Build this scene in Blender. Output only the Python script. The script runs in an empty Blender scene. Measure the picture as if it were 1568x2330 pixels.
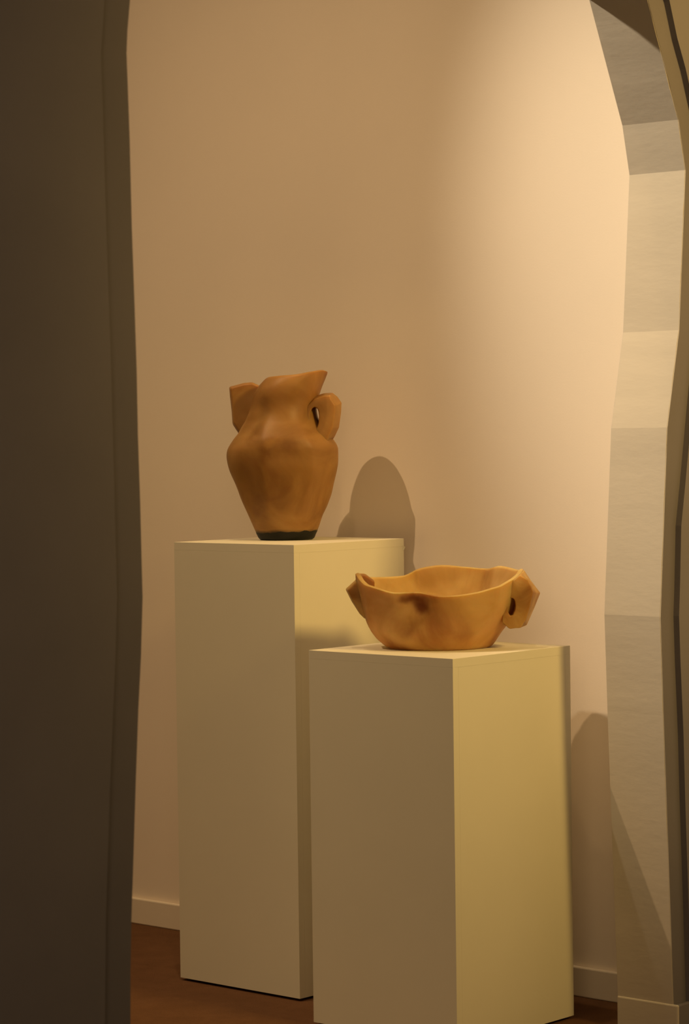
import bpy, bmesh, math, random
from mathutils import Vector, Matrix, noise

random.seed(4)
scene = bpy.context.scene
C = scene.collection

# ------------------------------------------------------------------ camera
cam_d = bpy.data.cameras.new('camera')
cam = bpy.data.objects.new('camera', cam_d)
C.objects.link(cam)
cam.matrix_world = Matrix(((0.747644, -0.009576, 0.664031, 0.0),
                           (0.663972, 0.030420, -0.747139, 0.0),
                           (-0.013045, 0.999491, 0.029101, 1.23575),
                           (0, 0, 0, 1)))
cam_d.sensor_fit = 'VERTICAL'
cam_d.sensor_height = 36.0
cam_d.lens = 5942.46 / 2330.0 * 36.0
cam_d.clip_start = 0.05
cam_d.dof.use_dof = True
cam_d.dof.focus_distance = 5.8
cam_d.dof.aperture_fstop = 8.0
scene.camera = cam

# ------------------------------------------------------------------ world, lights, exposure
scene.view_settings.view_transform = 'Standard'
scene.view_settings.look = 'None'
scene.view_settings.gamma = 1.0
scene.view_settings.exposure = 0.0
scene.view_settings.use_curve_mapping = False
world = bpy.data.worlds.new('world')
scene.world = world
world.use_nodes = True
world.node_tree.nodes['Background'].inputs[0].default_value = (1.0, 0.72, 0.42, 1)
world.node_tree.nodes['Background'].inputs[1].default_value = 0.004


def aim(o, target):
    d = Vector(target) - o.location
    o.rotation_euler = d.to_track_quat('-Z', 'Y').to_euler()


def spot(name, loc, target, power, color, deg, blend, radius):
    l = bpy.data.lights.new(name, 'SPOT')
    l.energy = power
    l.color = color
    l.spot_size = math.radians(deg)
    l.spot_blend = blend
    l.shadow_soft_size = radius
    o = bpy.data.objects.new(name, l)
    C.objects.link(o)
    o.location = loc
    aim(o, target)
    return o


def area(name, loc, target, power, color, sx, sy):
    l = bpy.data.lights.new(name, 'AREA')
    l.shape = 'RECTANGLE'
    l.size = sx
    l.size_y = sy
    l.energy = power
    l.color = color
    o = bpy.data.objects.new(name, l)
    C.objects.link(o)
    o.location = loc
    aim(o, target)
    return o


# ceiling track spots of the display room, the visitor room's spot, then added fill lights
spot('track_spot_main', (-5.12, 1.83, 5.05), (-4.08, 4.60, 0.66), 365, (1.0, 0.67, 0.355), 42, 1.0, 0.022)
spot('track_spot_accent', (-4.53, 2.13, 4.55), (-2.90, 4.60, 1.36), 670, (1.0, 0.82, 0.57), 24.5, 1.0, 0.03)
spot('track_spot_second', (-3.28, 3.35, 3.40), (-4.20, 4.60, 0.50), 20, (1.0, 0.64, 0.30), 66, 1.0, 0.025)
spot('visitor_room_spot', (-0.30, 4.10, 3.00), (-3.20, 4.15, 1.65), 380, (1.0, 0.64, 0.19), 58, 1.0, 0.32)
spot('added_pedestal_fill', (-3.70, 3.75, 5.05), (-3.70, 4.10, 0.80), 105, (1.0, 0.72, 0.42), 25, 1.0, 0.04)  # added fill from above, brightens the pedestal tops
area('added_display_room_fill', (-3.9, 3.6, 5.1), (-3.9, 3.6, 0), 11, (1.0, 0.64, 0.30), 0.9, 0.9)  # added soft fill, raises the ambient level of the display room
area('added_partition_fill', (-0.90, 0.40, 1.95), (-3.03, 2.40, 0.40), 19, (1.0, 0.72, 0.40), 1.3, 1.3)  # added fill, lifts the left face of the partition


# ------------------------------------------------------------------ materials
def nt(name):
    m = bpy.data.materials.new(name)
    m.use_nodes = True
    t = m.node_tree
    return m, t, t.nodes['Principled BSDF']


def paint(name, col, rough=0.75, var=0.03, scale=6.0, bump=0.05, bscale=350.0, spec=0.25, stretch=None):
    m, t, b = nt(name)
    tc = t.nodes.new('ShaderNodeTexCoord')
    mp = t.nodes.new('ShaderNodeMapping')
    if stretch:
        mp.inputs['Scale'].default_value = stretch
    t.links.new(tc.outputs['Object'], mp.inputs[0])
    n = t.nodes.new('ShaderNodeTexNoise')
    n.inputs['Scale'].default_value = scale
    n.inputs['Detail'].default_value = 4
    t.links.new(mp.outputs[0], n.inputs['Vector'])
    r = t.nodes.new('ShaderNodeValToRGB')
    r.color_ramp.elements[0].position = 0.3
    r.color_ramp.elements[1].position = 0.7
    r.color_ramp.elements[0].color = tuple(c * (1 - var) for c in col) + (1,)
    r.color_ramp.elements[1].color = tuple(min(1, c * (1 + var)) for c in col) + (1,)
    t.links.new(n.outputs['Fac'], r.inputs[0])
    t.links.new(r.outputs[0], b.inputs['Base Color'])
    b.inputs['Roughness'].default_value = rough
    b.inputs['Specular IOR Level'].default_value = spec
    n2 = t.nodes.new('ShaderNodeTexNoise')
    n2.inputs['Scale'].default_value = bscale
    n2.inputs['Detail'].default_value = 3
    t.links.new(mp.outputs[0], n2.inputs['Vector'])
    bp = t.nodes.new('ShaderNodeBump')
    bp.inputs['Strength'].default_value = bump
    bp.inputs['Distance'].default_value = 0.002
    t.links.new(n2.outputs['Fac'], bp.inputs['Height'])
    t.links.new(bp.outputs[0], b.inputs['Normal'])
    return m


M_wall = paint('cream_wall_paint', (0.86, 0.77, 0.66), 0.85, 0.015, 3.0, 0.06, 260)
M_part = paint('dark_grey_partition_paint', (0.205, 0.190, 0.208), 0.85, 0.06, 4.0, 0.10, 160)
M_step = paint('partition_paint_shaded', (0.182, 0.168, 0.184), 0.85, 0.06, 4.0, 0.10, 160)  # same partition paint, shade on the stepped strip put into its colour
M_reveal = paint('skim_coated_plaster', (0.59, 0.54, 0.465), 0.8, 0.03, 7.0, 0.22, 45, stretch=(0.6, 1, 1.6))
M_ped = paint('white_satin_paint', (0.77, 0.735, 0.595), 0.6, 0.015, 5.0, 0.03, 220)
M_base = paint('baseboard_paint', (0.78, 0.70, 0.58), 0.5, 0.02, 5.0, 0.02, 200)
M_ceil = paint('ceiling_paint', (0.70, 0.66, 0.60), 0.9)
M_plinth = paint('black_plinth', (0.015, 0.012, 0.010), 0.9)


def carpet():
    m, t, b = nt('brown_carpet')
    tc = t.nodes.new('ShaderNodeTexCoord')
    n = t.nodes.new('ShaderNodeTexNoise')
    n.inputs['Scale'].default_value = 14
    n.inputs['Detail'].default_value = 8
    n.inputs['Roughness'].default_value = 0.7
    t.links.new(tc.outputs['Object'], n.inputs['Vector'])
    n2 = t.nodes.new('ShaderNodeTexNoise')
    n2.inputs['Scale'].default_value = 420
    n2.inputs['Detail'].default_value = 2
    t.links.new(tc.outputs['Object'], n2.inputs['Vector'])
    mx = t.nodes.new('ShaderNodeMath')
    mx.operation = 'ADD'
    t.links.new(n.outputs['Fac'], mx.inputs[0])
    t.links.new(n2.outputs['Fac'], mx.inputs[1])
    r = t.nodes.new('ShaderNodeValToRGB')
    r.color_ramp.elements[0].position = 0.75
    r.color_ramp.elements[1].position = 1.25
    r.color_ramp.elements[0].position = 0.35
    r.color_ramp.elements[1].position = 0.70
    r.color_ramp.elements[0].color = (0.105, 0.050, 0.023, 1)
    r.color_ramp.elements[1].color = (0.165, 0.082, 0.040, 1)
    hf = t.nodes.new('ShaderNodeMath')
    hf.operation = 'MULTIPLY'
    hf.inputs[1].default_value = 0.5
    t.links.new(mx.outputs[0], hf.inputs[0])
    t.links.new(hf.outputs[0], r.inputs[0])
    t.links.new(r.outputs[0], b.inputs['Base Color'])
    b.inputs['Roughness'].default_value = 0.95
    b.inputs['Specular IOR Level'].default_value = 0.1
    bp = t.nodes.new('ShaderNodeBump')
    bp.inputs['Strength'].default_value = 0.5
    bp.inputs['Distance'].default_value = 0.004
    t.links.new(n2.outputs['Fac'], bp.inputs['Height'])
    t.links.new(bp.outputs[0], b.inputs['Normal'])
    return m


M_floor = carpet()


def amber(name, dark, mid, light, scale, seed, foot=None, stains=(), glow=0.2):
    m, t, b = nt(name)
    tc = t.nodes.new('ShaderNodeTexCoord')
    mp = t.nodes.new('ShaderNodeMapping')
    mp.inputs['Location'].default_value = (seed, seed * 1.7, seed * 0.6)
    t.links.new(tc.outputs['Object'], mp.inputs[0])
    n = t.nodes.new('ShaderNodeTexNoise')
    n.inputs['Scale'].default_value = scale
    n.inputs['Detail'].default_value = 5
    n.inputs['Roughness'].default_value = 0.5
    n.inputs['Distortion'].default_value = 0.8
    t.links.new(mp.outputs[0], n.inputs['Vector'])
    r = t.nodes.new('ShaderNodeValToRGB')
    e = r.color_ramp.elements
    e[0].position = 0.30
    e[0].color = dark + (1,)
    e[1].position = 0.72
    e[1].color = light + (1,)
    k = e.new(0.48)
    k.color = mid + (1,)
    t.links.new(n.outputs['Fac'], r.inputs[0])
    out = r.outputs[0]
    if foot:
        sx = t.nodes.new('ShaderNodeSeparateXYZ')
        t.links.new(tc.outputs['Object'], sx.inputs[0])
        nn = t.nodes.new('ShaderNodeTexNoise')
        nn.inputs['Scale'].default_value = 28
        t.links.new(tc.outputs['Object'], nn.inputs['Vector'])
        a = t.nodes.new('ShaderNodeMath')
        a.operation = 'MULTIPLY_ADD'
        a.inputs[1].default_value = 0.012
        t.links.new(nn.outputs['Fac'], a.inputs[0])
        t.links.new(sx.outputs['Z'], a.inputs[2])
        mr = t.nodes.new('ShaderNodeMapRange')
        mr.inputs['From Min'].default_value = foot
        mr.inputs['From Max'].default_value = foot + 0.010
        t.links.new(a.outputs[0], mr.inputs['Value'])
        mx = t.nodes.new('ShaderNodeMix')
        mx.data_type = 'RGBA'
        mx.inputs[6].default_value = (0.010, 0.010, 0.008, 1)
        t.links.new(mr.outputs[0], mx.inputs[0])
        t.links.new(out, mx.inputs[7])
        out = mx.outputs[2]
    for (cx, cy, cz, rx, rz, col) in stains:
        vm = t.nodes.new('ShaderNodeMapping')
        vm.vector_type = 'POINT'
        vm.inputs['Location'].default_value = (-cx / rx, -cy / rx, -cz / rz)
        vm.inputs['Scale'].default_value = (1 / rx, 1 / rx, 1 / rz)
        t.links.new(tc.outputs['Object'], vm.inputs[0])
        wob = t.nodes.new('ShaderNodeMix')
        wob.data_type = 'RGBA'
        wob.blend_type = 'LINEAR_LIGHT'
        wob.inputs[0].default_value = 0.6
        t.links.new(vm.outputs[0], wob.inputs[6])
        n3 = t.nodes.new('ShaderNodeTexNoise')
        n3.inputs['Scale'].default_value = 30
        t.links.new(tc.outputs['Object'], n3.inputs['Vector'])
        t.links.new(n3.outputs['Color'], wob.inputs[7])
        ln = t.nodes.new('ShaderNodeVectorMath')
        ln.operation = 'LENGTH'
        t.links.new(wob.outputs[2], ln.inputs[0])
        mr = t.nodes.new('ShaderNodeMapRange')
        mr.interpolation_type = 'SMOOTHSTEP'
        mr.inputs['From Min'].default_value = 0.15
        mr.inputs['From Max'].default_value = 1.0
        mr.inputs['To Min'].default_value = 0.85
        mr.inputs['To Max'].default_value = 0.0
        t.links.new(ln.outputs['Value'], mr.inputs['Value'])
        mx = t.nodes.new('ShaderNodeMix')
        mx.data_type = 'RGBA'
        mx.inputs[7].default_value = col + (1,)
        t.links.new(mr.outputs[0], mx.inputs[0])
        t.links.new(out, mx.inputs[6])
        out = mx.outputs[2]
    t.links.new(out, b.inputs['Base Color'])
    b.inputs['Roughness'].default_value = 0.48
    b.inputs['Specular IOR Level'].default_value = 0.35
    b.inputs['Subsurface Weight'].default_value = 0.5
    b.inputs['Subsurface Radius'].default_value = (1.0, 0.48, 0.14)
    b.inputs['Subsurface Scale'].default_value = 0.032
    n2 = t.nodes.new('ShaderNodeTexNoise')
    n2.inputs['Scale'].default_value = 40
    n2.inputs['Detail'].default_value = 4
    t.links.new(mp.outputs[0], n2.inputs['Vector'])
    bp = t.nodes.new('ShaderNodeBump')
    bp.inputs['Strength'].default_value = 0.15
    bp.inputs['Distance'].default_value = 0.004
    t.links.new(n2.outputs['Fac'], bp.inputs['Height'])
    t.links.new(bp.outputs[0], b.inputs['Normal'])
    # the cast resin lets some light through its thin walls
    tr = t.nodes.new('ShaderNodeBsdfTranslucent')
    t.links.new(out, tr.inputs['Color'])
    ms = t.nodes.new('ShaderNodeMixShader')
    ms.inputs[0].default_value = glow
    t.links.new(b.outputs[0], ms.inputs[1])
    t.links.new(tr.outputs[0], ms.inputs[2])
    t.links.new(ms.outputs[0], t.nodes['Material Output'].inputs['Surface'])
    return m


M_vase = amber('amber_cast_resin_vase', (0.25, 0.115, 0.028), (0.36, 0.185, 0.050), (0.47, 0.265, 0.085), 9.0, 2.0, foot=0.022, glow=0.12)
M_vase_h = amber('amber_cast_resin_vase_handle', (0.27, 0.125, 0.030), (0.38, 0.195, 0.055), (0.48, 0.27, 0.088), 11.0, 5.0, glow=0.12)
M_foot = paint('black_patinated_foot', (0.010, 0.010, 0.008), 0.5, 0.2, 30, 0.2, 120)
M_bowl = amber('amber_cast_resin_bowl', (0.37, 0.185, 0.048), (0.59, 0.385, 0.128), (0.78, 0.565, 0.235), 8.0, 8.3, stains=((-0.062, -0.128, 0.110, 0.062, 0.015, (0.20, 0.062, 0.014)), (-0.048, -0.138, 0.094, 0.026, 0.020, (0.17, 0.045, 0.010))), glow=0.25)

M_bowl_h = amber('amber_cast_resin_bowl_handle', (0.33, 0.150, 0.036), (0.52, 0.300, 0.088), (0.70, 0.470, 0.175), 14.0, 3.1, glow=0.25)


# ------------------------------------------------------------------ mesh helpers
def obj(name, bm, mat, parent=None, smooth=None):
    me = bpy.data.meshes.new(name)
    bmesh.ops.recalc_face_normals(bm, faces=bm.faces)
    bm.to_mesh(me)
    bm.free()
    me.materials.append(mat)
    if smooth is not None:
        me.polygons.foreach_set('use_smooth', [True] * len(me.polygons))
        me.set_sharp_from_angle(angle=math.radians(smooth))
    o = bpy.data.objects.new(name, me)
    C.objects.link(o)
    if parent:
        o.parent = parent
    return o


def box(bm, x0, x1, y0, y1, z0, z1):
    vs = [bm.verts.new(p) for p in ((x0, y0, z0), (x1, y0, z0), (x1, y1, z0), (x0, y1, z0),
                                    (x0, y0, z1), (x1, y0, z1), (x1, y1, z1), (x0, y1, z1))]
    for f in ((0, 3, 2, 1), (4, 5, 6, 7), (0, 1, 5, 4), (1, 2, 6, 5), (2, 3, 7, 6), (3, 0, 4, 7)):
        bm.faces.new([vs[i] for i in f])
    return vs


def boxbm(*a, bevel=0.0):
    bm = bmesh.new()
    box(bm, *a)
    if bevel:
        bmesh.ops.bevel(bm, geom=list(bm.edges), offset=bevel, segments=2, profile=0.5, affect='EDGES')
    return bm


def struct(o, label=None, cat=None):
    o['kind'] = 'structure'
    if label:
        o['label'] = label
    if cat:
        o['category'] = cat
    return o


def thing(name, label, cat, loc, rz=0.0, group=None):
    o = bpy.data.objects.new(name, None)
    C.objects.link(o)
    o.empty_display_size = 0.1
    o.location = loc
    o.rotation_euler = (0, 0, rz)
    o['label'] = label
    o['category'] = cat
    if group:
        o['group'] = group
    return o


def lerp_table(tab, x):
    """monotone smooth (Catmull-Rom) interpolation of a sorted (x, y...) table"""
    if x <= tab[0][0]:
        return tab[0][1:]
    if x >= tab[-1][0]:
        return tab[-1][1:]
    for i in range(len(tab) - 1):
        if tab[i][0] <= x <= tab[i + 1][0]:
            break
    p1, p2 = tab[i], tab[i + 1]
    p0 = tab[i - 1] if i > 0 else p1
    p3 = tab[i + 2] if i + 2 < len(tab) else p2
    h = p2[0] - p1[0]
    s = (x - p1[0]) / h
    res = []
    for k in range(1, len(p1)):
        m1 = (p2[k] - p0[k]) / max(1e-9, p2[0] - p0[0]) * h
        m2 = (p3[k] - p1[k]) / max(1e-9, p3[0] - p1[0]) * h
        d = p2[k] - p1[k]
        if d * m1 <= 0:
            m1 = 0
        if d * m2 <= 0:
            m2 = 0
        m1 = math.copysign(min(abs(m1), 3 * abs(d)), m1)
        m2 = math.copysign(min(abs(m2), 3 * abs(d)), m2)
        res.append((2 * s**3 - 3 * s**2 + 1) * p1[k] + (s**3 - 2 * s**2 + s) * m1
                   + (-2 * s**3 + 3 * s**2) * p2[k] + (s**3 - s**2) * m2)
    return tuple(res)


# ------------------------------------------------------------------ the rooms
XF, XB = -3.03, -3.17            # the two faces of the partition with the cut-out opening
YW = 4.60                       # display wall
ZC = 5.2
X0, X1, Y0 = -6.6, 2.6, -1.8

struct(obj('floor', boxbm(X0 - .1, X1 + .1, Y0 - .1, YW + .1, -0.08, 0.0), M_floor), 'brown carpeted gallery floor', 'floor')
struct(obj('ceiling', boxbm(X0 - .1, X1 + .1, Y0 - .1, YW + .1, ZC, ZC + 0.08), M_ceil), 'plain pale gallery ceiling overhead', 'ceiling')
struct(obj('wall_back', boxbm(X0 - .1, X1 + .1, YW, YW + 0.12, 0, ZC), M_wall), 'cream display wall behind the pedestals, lit by spotlights', 'wall')
struct(obj('wall_left', boxbm(X0 - .12, X0, Y0, YW, 0, ZC), M_wall), 'cream side wall of the display room', 'wall')
struct(obj('wall_right', boxbm(X1, X1 + 0.12, Y0, YW, 0, ZC), M_wall), 'cream side wall of the visitor room', 'wall')
struct(obj('wall_rear', boxbm(X0, X1, Y0 - 0.12, Y0, 0, ZC), M_wall), 'cream wall behind the viewer', 'wall')

# contour of the cut-out opening in the partition, (y, z) from the left foot over the arch to the right foot
LEFT = [(2.875, 0.0), (2.8764, 0.15), (2.8764, 0.298), (2.8781, 0.3775), (2.8819, 0.4626), (2.8876, 0.5475), (2.8963, 0.6838),
        (2.9047, 0.8026), (2.9124, 0.8877), (2.9178, 0.980), (2.9172, 1.0225), (2.9157, 1.1356), (2.913, 1.2415),
        (2.9124, 1.3471), (2.9098, 1.4545), (2.9065, 1.575), (2.9047, 1.719), (2.9008, 1.8506), (2.9035, 1.8864), (2.9103, 1.9353)]
ARCH = [(2.935, 2.03), (2.99, 2.15), (3.09, 2.265), (3.23, 2.36), (3.43, 2.43), (3.65, 2.445), (3.85, 2.405), (4.03, 2.33),
        (4.14, 2.265), (4.22, 2.21), (4.285, 2.16)]
RIGHT = [(4.338, 2.117), (4.449, 1.871), (4.4727, 1.770), (4.4445, 1.4425), (4.399, 1.244), (4.3686, 0.861), (4.376, 0.660), (4.405, 0.0)]
HOLE = LEFT + ARCH + RIGHT
OUT_L = [(2.804, 0.0), (2.8079, 0.313), (2.8133, 0.475), (2.8274, 0.693), (2.8432, 0.894), (2.8484, 0.9845), (2.8465, 1.138),
         (2.8433, 1.346), (2.8377, 1.570), (2.8322, 1.841), (2.8415, 1.925)]
OUT_A = [(2.87, 2.06), (2.95, 2.21), (3.08, 2.33), (3.28, 2.44), (3.58, 2.52), (3.88, 2.50), (4.09, 2.42), (4.24, 2.31), (4.33, 2.21)]
OUT_R = [(4.400, 2.1046), (4.4267, 2.0317), (4.4556, 1.9734), (4.490, 1.885), (4.513, 1.805), (4.517, 1.735), (4.5082, 1.579), (4.4928, 1.417),
         (4.463, 1.255), (4.442, 1.136), (4.4247, 1.0446), (4.4179, 0.918), (4.4138, 0.861), (4.4171, 0.773), (4.4257, 0.619),
         (4.4298, 0.484), (4.4388, 0.258), (4.4478, 0.0)]
HOLE_OUT = OUT_L + OUT_A + OUT_R


def resample(poly, step):
    out = [poly[0]]
    for a, b in zip(poly, poly[1:]):
        n = max(1, int(math.ceil(math.dist(a, b) / step)))
        for i in range(1, n + 1):
            out.append((a[0] + (b[0] - a[0]) * i / n, a[1] + (b[1] - a[1]) * i / n))
    return out


def slab_with_opening(name, hole, xf, xb, y0, y1, z1, mat, parent=None, back_mat=None):
    """upright slab (faces x = xf and x = xb) with an opening that reaches the floor"""
    cy, cz = 3.6, 0.0
    inner = resample(hole, 0.06)
    outer = []
    for (y, z) in inner:
        dy, dz = y - cy, z - cz
        k = 1e9
        if dy > 1e-9:
            k = min(k, (y1 - cy) / dy)
        if dy < -1e-9:
            k = min(k, (y0 - cy) / dy)
        if dz > 1e-9:
            k = min(k, (z1 - cz) / dz)
        outer.append((cy + dy * k, cz + dz * k))
    # make sure that the two upper corners of the slab exist
    for corner in ((y0, z1), (y1, z1)):
        i = min(range(len(outer)), key=lambda j: math.dist(outer[j], corner))
        outer[i] = corner
    bm = bmesh.new()
    fi = [bm.verts.new((xf, y, z)) for y, z in inner]
    bi = [bm.verts.new((xb, y, z)) for y, z in inner]
    fo = [bm.verts.new((xf, y, z)) for y, z in outer]
    bo = [bm.verts.new((xb, y, z)) for y, z in outer]
    n = len(inner)
    for i in range(n - 1):
        bm.faces.new((fi[i], fi[i + 1], fo[i + 1], fo[i]))
        bm.faces.new((bi[i + 1], bi[i], bo[i], bo[i + 1]))
        bm.faces.new((fi[i + 1], fi[i], bi[i], bi[i + 1]))
        bm.faces.new((fo[i], fo[i + 1], bo[i + 1], bo[i]))
    for i in (0, n - 1):
        bm.faces.new((fi[i], fo[i], bo[i], bi[i]))
    o = obj(name, bm, mat, parent)
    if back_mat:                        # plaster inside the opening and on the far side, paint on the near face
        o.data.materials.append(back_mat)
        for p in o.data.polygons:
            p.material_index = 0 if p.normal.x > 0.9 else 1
    return o


part = struct(slab_with_opening('wall_front', HOLE, XF, XB, Y0, YW, ZC, M_step, None, M_reveal),
              'dim plaster partition with a wavy cave-like opening framing the display', 'wall')
slab_with_opening('outer_layer', HOLE_OUT, XF + 0.014, XF, Y0, YW, ZC, M_part, part)


def strip_panel(a, b, th, x0, x1):
    """plaster panel lining the reveal between contour points a and b, th proud of it"""
    bm = bmesh.new()
    d = Vector((b[0] - a[0], b[1] - a[1])).normalized()
    nrm = Vector((d.y, -d.x))
    if nrm.x > 0:
        nrm = -nrm                      # into the opening (towards -y)
    N = 12
    rows = []
    for i in range(N + 1):
        s = i / N
        y = a[0] + (b[0] - a[0]) * s
        z = a[1] + (b[1] - a[1]) * s
        w = 0.0008 * noise.noise((y * 30, z * 30, 1.0))
        rows.append(((y + nrm.x * (th + w), z + nrm.y * (th + w)), (y - nrm.x * 0.006, z - nrm.y * 0.006)))
    K = 4
    grid_t = []
    grid_b = []
    for (t_, b_) in rows:
        rt, rb = [], []
        for k in range(K + 1):
            e0 = x0 + 0.0009 * noise.noise((0, t_[1] * 55, 3.0))
            e1 = x1 + 0.0009 * noise.noise((0, t_[1] * 55, 9.0))
            x = e0 + (e1 - e0) * k / K
            rt.append(bm.verts.new((x, t_[0], t_[1])))
            rb.append(bm.verts.new((x, b_[0], b_[1])))
        grid_t.append(rt)
        grid_b.append(rb)
    for i in range(N):
        for k in range(K):
            bm.faces.new((grid_t[i][k], grid_t[i][k + 1], grid_t[i + 1][k + 1], grid_t[i + 1][k]))
            bm.faces.new((grid_b[i][k], grid_b[i + 1][k], grid_b[i + 1][k + 1], grid_b[i][k + 1]))
        bm.faces.new((grid_t[i][0], grid_t[i + 1][0], grid_b[i + 1][0], grid_b[i][0]))
        bm.faces.new((grid_t[i][K], grid_b[i][K], grid_b[i + 1][K], grid_t[i + 1][K]))
    for i in (0, N):
        for k in range(K):
            bm.faces.new((grid_t[i][k], grid_b[i][k], grid_b[i][k + 1], grid_t[i][k + 1]))
    return bm


ri = {p: i for i, p in enumerate(RIGHT)}
for a, b in zip(RIGHT, RIGHT[1:]):
    obj('reveal_panel', strip_panel(a, b, 0.0008, XB + 0.0015, XF - 0.0015), M_reveal, part, 35)

# baseboards
def baseboard(name, x0, x1, y0, y1, z1, label, mat):
    o = obj(name, boxbm(x0, x1, y0, y1, 0.0, z1, bevel=0.003), mat)
    struct(o, label, 'baseboard')
    return o


baseboard('baseboard_back', X0, XB, YW - 0.013, YW, 0.0655, 'low painted baseboard along the foot of the display wall', M_base)
baseboard('trim_1', XF + 0.012, X1, YW - 0.013, YW, 0.0655, 'low painted baseboard on the visitor side of the partition', M_base)
baseboard('baseboard_front', XF, XF + 0.012, 4.406, YW, 0.066, 'short baseboard on the face of the right partition', M_part)
baseboard('baseboard_right', XB, XF + 0.012, 4.3985, 4.406, 0.066, 'low baseboard wrapping the foot of the right reveal', M_reveal)


# ------------------------------------------------------------------ pedestals
def pedestal(label, cx, cy, side, h, rz, group):
    t = thing('pedestal', label, 'pedestal', (cx, cy, 0), rz, group)
    s = side / 2
    th = 0.018
    z0 = 0.006
    zt = h - 0.018
    g = 0.00005
    obj('top_panel', boxbm(-s, s, -s, s, zt, h, bevel=0.0003), M_ped, t)
    obj('side_panel', boxbm(-s, s, -s, -s + th, z0, zt - g, bevel=0.0003), M_ped, t)
    obj('side_panel', boxbm(-s, s, s - th, s, z0, zt - g, bevel=0.0003), M_ped, t)
    obj('side_panel', boxbm(-s, -s + th, -s + th, s - th, z0, zt - g), M_ped, t)
    obj('side_panel', boxbm(s - th, s, -s + th, s - th, z0, zt - g), M_ped, t)
    obj('plinth', boxbm(-s + 0.02, s - 0.02, -s + 0.02, s - 0.02, 0.0, z0 + 0.004), M_plinth, t)
    return t


tall = pedestal('taller white pedestal at the back carrying the two-handled amber vase', -4.0414, 4.3563, 0.370, 1.000, 0.0, 'white display pedestals')
short = pedestal('shorter white pedestal in front carrying the wide amber bowl', -3.4864, 4.2179, 0.3893, 0.7888, -0.0017, 'white display pedestals')

bm = bmesh.new()
vs = [bm.verts.new(p) for p in ((0.185, 0.180, 0.985), (0.185, 0.180, 0.972), (0.1850, 0.1865, 0.979), (0.1905, 0.184, 0.981), (0.188, 0.183, 0.975))]
for f in ((0, 3, 2), (0, 1, 4), (0, 4, 3), (1, 2, 4), (2, 3, 4), (0, 2, 1)):
    bm.faces.new([vs[i] for i in f])
obj('paint_chip', bm, M_ped, tall)

# ------------------------------------------------------------------ lofted vessels
TAU = 2 * math.pi


def ngon(th, n, th0):
    """radius factor of an n-gon of unit mean radius"""
    a = (th - th0) % (TAU / n) - math.pi / n
    return math.cos(math.pi / n) / math.cos(a) * (1 + 0.5 * (1 - math.cos(math.pi / n)))


def vessel(bm, prof, ztop, href, w0, depth, n_ang, n_ring, thick, floor_t, shape, lump):
    """prof: (w, uL, uR) outer silhouette. ztop(th): rim height. Returns ring loops outer then inner"""
    def point(w, th, off):
        uL, uR = lerp_table(prof, w)
        c = 0.5 * (uL + uR)
        a = 0.5 * (uR - uL) - off
        b = depth(w) * 0.5 * (uR - uL) - off
        k = shape(w, th)
        zt = ztop(th)
        z = w if w < w0 else w0 + (w - w0) * (zt - w0) / (href - w0)
        x, y = c + a * k * math.cos(th), b * k * math.sin(th)
        q = lump(Vector((x, y, z)), th)
        r = math.hypot(x - c, y)
        if r > 1e-6:
            x = c + (x - c) * (r + q) / r
            y = y * (r + q) / r
        return Vector((x, y, z))

    rings = []
    for j in range(n_ring + 1):
        s = j / n_ring
        w = href * s
        rings.append([bm.verts.new(point(w, TAU * i / n_ang, 0.0)) for i in range(n_ang)])
    # lip
    mid = [bm.verts.new(point(href, TAU * i / n_ang, thick * 0.5) + Vector((0, 0, thick * 0.22))) for i in range(n_ang)]
    rings.append(mid)
    for j in range(n_ring, -1, -1):
        w = floor_t + (href - floor_t) * j / n_ring
        rings.append([bm.verts.new(point(w, TAU * i / n_ang, thick)) for i in range(n_ang)])
    for a, b in zip(rings, rings[1:]):
        for i in range(n_ang):
            k = (i + 1) % n_ang
            bm.faces.new((a[i], a[k], b[k], b[i]))
    bm.faces.new(list(reversed(rings[0])))
    c = bm.verts.new(sum((v.co for v in rings[-1]), Vector()) / n_ang)
    for i in range(n_ang):
        bm.faces.new((rings[-1][i], rings[-1][(i + 1) % n_ang], c))


def periodic(tab, deg):
    t = sorted(tab)
    ext = [(a - 360, z) for a, z in t[-2:]] + t + [(a + 360, z) for a, z in t[:2]]
    return lerp_table(ext, deg % 360)[0]


def lug(front, back, hole, v, hd, bevel, sag=0.0):
    """solid angular handle: outlines (u, w) of its near and far side, an optional hole through it, v = depth of its middle"""
    bm = bmesh.new()
    n = len(front)
    cu = sum(p[0] for p in back) / n

    def vert(p, side):
        return bm.verts.new((p[0], v + side * hd + sag * (p[0] - cu), p[1]))
    fo = [vert(p, -1) for p in front]
    bo = [vert(p, 1) for p in back]
    outer_edges = []
    for i in range(n):
        k = (i + 1) % n
        bm.faces.new((fo[i], fo[k], bo[k], bo[i]))
    if hole:
        m = len(hole)
        assert m == n
        fh = [vert(p, -1) for p in hole]
        bh = [vert(p, 1) for p in hole]
        for i in range(n):
            k = (i + 1) % n
            bm.faces.new((fh[k], fh[i], bh[i], bh[k]))
            bm.faces.new((fo[k], fo[i], fh[i], fh[k]))
            bm.faces.new((bo[i], bo[k], bh[k], bh[i]))
    else:
        bm.faces.new(list(reversed(fo)))
        bm.faces.new(bo)
    bmesh.ops.recalc_face_normals(bm, faces=bm.faces)
    ed = [e for e in bm.edges if len(e.link_faces) == 2 and e.calc_face_angle(0) > math.radians(14)]
    bmesh.ops.bevel(bm, geom=ed, offset=bevel, segments=3, profile=0.5, affect='EDGES', clamp_overlap=True)
    bmesh.ops.triangulate(bm, faces=[f for f in bm.faces if len(f.verts) > 4])
    return bm


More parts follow.
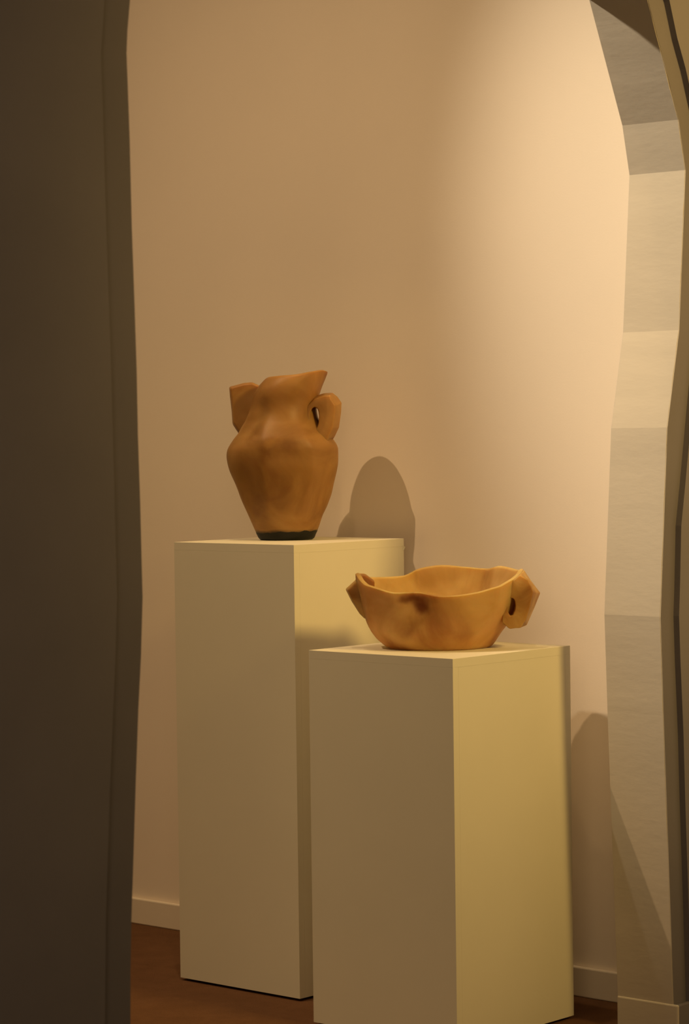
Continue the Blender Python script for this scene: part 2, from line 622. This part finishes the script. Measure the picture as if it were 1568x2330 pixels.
YAW = math.atan2(0.663972, 0.747644)       # the vessels' long axis lies across the view, about 41.6 degrees

# ---- vase
KV = 1.0 / 992.85


def vu(x, y):
    return (x - (649.6 - 5.2 * (1228.0 - y) / 378.0)) * KV


def vw(y):
    return (1228.0 - y) * KV


VROWS = [(1228, 595, 711), (1224, 590, 716), (1216, 586, 719), (1200, 579, 726), (1175, 568, 735), (1150, 557, 746), (1100, 535, 761),
         (1065, 521, 769), (1040, 516, 771), (1022, 518, 771), (1008, 525, 764), (996, 533, 753), (985, 541, 742), (967, 550, 730), (953, 558, 724),
         (930, 567, 721), (912, 572, 723), (891, 577, 730), (875, 583, 736), (862, 592, 741), (850, 603, 745)]
VPROF = [(vw(y), vu(l, y), vu(r, y)) for (y, l, r) in VROWS]
VH = vw(850)


def v_ztop(th):
    d = math.degrees(th)
    return periodic([(0, 0.3815), (25, 0.372), (60, 0.352), (100, 0.340), (140, 0.350), (170, 0.360), (200, 0.3690), (230, 0.3715),
                     (270, 0.3745), (300, 0.3805), (330, 0.3845)], d)


def v_depth(w):
    return lerp_table([(0, 0.95), (0.10, 0.93), (0.185, 0.87), (0.21, 0.90), (0.25, 1.04), (0.38, 1.06)], w)[0]


def v_shape(w, th):
    k = min(1.0, max(0.0, (w - 0.02) / 0.06))
    kk = 1.0 - min(1.0, max(0.0, (w - 0.22) / 0.06))
    s = 1 + 0.50 * k * kk * abs(math.sin(th)) * (ngon(th, 7, 0.45 + 0.35 * math.sin(w * 9)) - 1)
    # hollow on the near left side of the neck that swings out onto the shoulder, and one beside the near handle
    if w > 0.18:
        c1 = math.radians(203 + 29 * min(1.0, max(0.0, (w - 0.20) / 0.09)))
        b1 = math.exp(-((w - 0.275) / 0.045) ** 2)
        s -= 0.115 * b1 * math.exp(-((th - c1) / 0.27) ** 2)
        b2 = math.exp(-((w - 0.270) / 0.030) ** 2)
        s -= 0.050 * b2 * math.exp(-((th - math.radians(318)) / 0.22) ** 2)
        b3 = math.exp(-((w - 0.335) / 0.03) ** 2)
        s += 0.030 * b3 * math.exp(-((th - math.radians(238)) / 0.35) ** 2)
        s += 0.025 * b1 * math.exp(-((th - math.radians(272)) / 0.35) ** 2)
    return s


def v_lump(p, th):
    return 0.0035 * noise.noise(p * 9 + Vector((3, 1, 7))) + 0.0012 * noise.noise(p * 26)


vase = thing('vase', 'tall amber two-handled vase with a torn rim and black foot', 'vase', (-4.075, 4.38, 1.0), YAW)
bm = bmesh.new()
vessel(bm, VPROF, v_ztop, VH, 0.235, v_depth, 96, 64, 0.009, 0.012, v_shape, v_lump)
obj('body', bm, M_vase, vase, 60)

bm = bmesh.new()
rings = []
NA = 72
for j in range(7):
    s = j / 6
    ring = []
    for i in range(NA):
        th = TAU * i / NA
        top = 0.0200 + 0.006 * math.cos(th) * 0.5 + 0.004 * noise.noise((math.cos(th) * 3, math.sin(th) * 3, 4)) + 0.0012 * noise.noise((math.cos(th) * 14, math.sin(th) * 14, 1))
        w = top * s
        uL, uR = lerp_table(VPROF, w)
        c, a = 0.5 * (uL + uR), 0.5 * (uR - uL)
        k = v_shape(w, th)
        x, y = a * k * math.cos(th), v_depth(w) * a * k * math.sin(th)
        q = v_lump(Vector((c + x, y, w)), th)
        r = math.hypot(x, y)
        e = (r + q + (0.0007 if j < 6 else -0.0002)) / r
        ring.append(bm.verts.new((c + x * e, y * e, w)))
    rings.append(ring)
for a, b in zip(rings, rings[1:]):
    for i in range(NA):
        bm.faces.new((a[i], a[(i + 1) % NA], b[(i + 1) % NA], b[i]))
bm.faces.new(list(reversed(rings[0])))
o = obj('foot', bm, M_foot, vase, 60)
o['label'] = 'black foot ring of the vase'


def vq(pts):
    return [(vu(x, y), vw(y)) for x, y in pts]


VHO = [(716, 903), (737, 896), (757, 895.5), (768, 904), (778, 918), (777, 940), (772, 975), (763, 994), (751, 1013), (734, 1030), (704, 1012), (696, 960), (699, 920)]
VHI = [(711, 931), (716, 928), (721, 930), (724, 934), (725.5, 940), (726.5, 948), (726, 957), (725, 966), (722, 975), (717, 980), (710, 979), (705, 962), (706, 942)]
hb = lug(vq([(x - (15 if x > 760 else 6 if x > 745 else 0), y + (7 if y < 930 else 0)) for x, y in VHO]), vq(VHO), vq(VHI), -0.033, 0.020, 0.0055)
obj('handle', hb, M_vase_h, vase, 70)
VL = [(518, 877), (530, 874.5), (552, 869), (572, 867.5), (590, 876), (604, 900), (602, 960), (580, 1002), (556, 1002), (540, 985), (526, 964), (524, 935), (520, 900)]
VLF = [(523, 881), (532, 878), (552, 873), (572, 871), (590, 878), (604, 900), (602, 960), (580, 1002), (557, 1000), (543, 981), (530, 960), (529, 935), (525, 902)]
hb = lug(vq(VLF), vq(VL), None, 0.045, 0.018, 0.004, sag=-0.25)
obj('handle', hb, M_vase_h, vase, 70)

# ---- bowl
KB = 1.0 / 1081.5


def bu(x, y):
    return (x - (1009.5 - 2.2 * (1473.0 - y) / 160.0)) * KB


def bw(y):
    return (1473.0 - y) * KB


BROWS = [(1473, 889, 1114), (1469, 880, 1121), (1464, 874, 1125), (1450, 859, 1136), (1426, 840, 1154), (1406, 831, 1166), (1380, 822, 1178), (1340, 815, 1188), (1310, 811, 1192)]
BPROF = [(bw(y), bu(l, y), bu(r, y)) for (y, l, r) in BROWS]
BH = bw(1310)
RIM = [(0, .1615), (17, .157), (40, .163), (53, .156), (70, .160), (87, .164), (102, .158), (115, .143), (129, .142), (154, .145),
       (180, .157), (200, .143), (215, .1335), (233, .1216), (253, .123), (270, .115), (294, .1205), (312, .133), (335, .149), (348, .160)]


def b_ztop(th):
    return periodic(RIM, math.degrees(th))


def b_shape(w, th):
    k = min(1.0, w / 0.03)
    s = 1 + 0.80 * k * abs(math.sin(th)) * (ngon(th, 7, 0.45 + 0.5 * math.sin(w * 12)) - 1)
    d = (th - math.radians(252)) / 0.22
    s -= 0.05 * k * math.exp(-d * d) * min(1.0, w / 0.12)
    return s


def b_lump(p, th):
    return 0.006 * noise.noise(p * 11 + Vector((1, 5, 2))) + 0.0020 * noise.noise(p * 30)


bowl = thing('bowl', 'wide shallow amber bowl with wavy rim and two angular handles', 'bowl', (-3.49, 4.235, 0.7888), YAW)
bm = bmesh.new()
vessel(bm, BPROF, b_ztop, BH, 0.010, lambda w: 0.88, 112, 44, 0.009, 0.012, b_shape, b_lump)
obj('body', bm, M_bowl, bowl, 60)


def bq(pts):
    return [(bu(x, y), bw(y)) for x, y in pts]


BHF = [(1160, 1320), (1177, 1307), (1196, 1318), (1207, 1345), (1200, 1378), (1192, 1405), (1180, 1424), (1155, 1427), (1138, 1412), (1138, 1345)]
BHB = [(1164, 1312), (1191, 1298), (1205, 1320), (1228.5, 1351), (1214, 1386), (1197, 1424), (1180, 1430), (1154.5, 1429), (1138, 1412), (1138, 1345)]
BHH = [(1156, 1358), (1160, 1357.5), (1164, 1360), (1167, 1366), (1168.5, 1376), (1167, 1386), (1162, 1396), (1156, 1398), (1150, 1388), (1149, 1366)]
obj('handle', lug(bq(BHF), bq(BHB), bq(BHH), -0.050, 0.026, 0.0045, sag=0.15), M_bowl_h, bowl, 70)
BLB = [(831, 1304), (813, 1303), (810, 1317), (785.5, 1339.5), (800, 1368), (818, 1396), (830, 1408), (852, 1400), (852, 1320)]
BLF = [(831, 1306), (814, 1305), (812, 1320), (791, 1339), (804, 1366), (822, 1394), (834, 1405), (852, 1400), (852, 1320)]
obj('handle', lug(bq(BLF), bq(BLB), None, 0.004, 0.020, 0.003, sag=-0.2), M_bowl_h, bowl, 70)
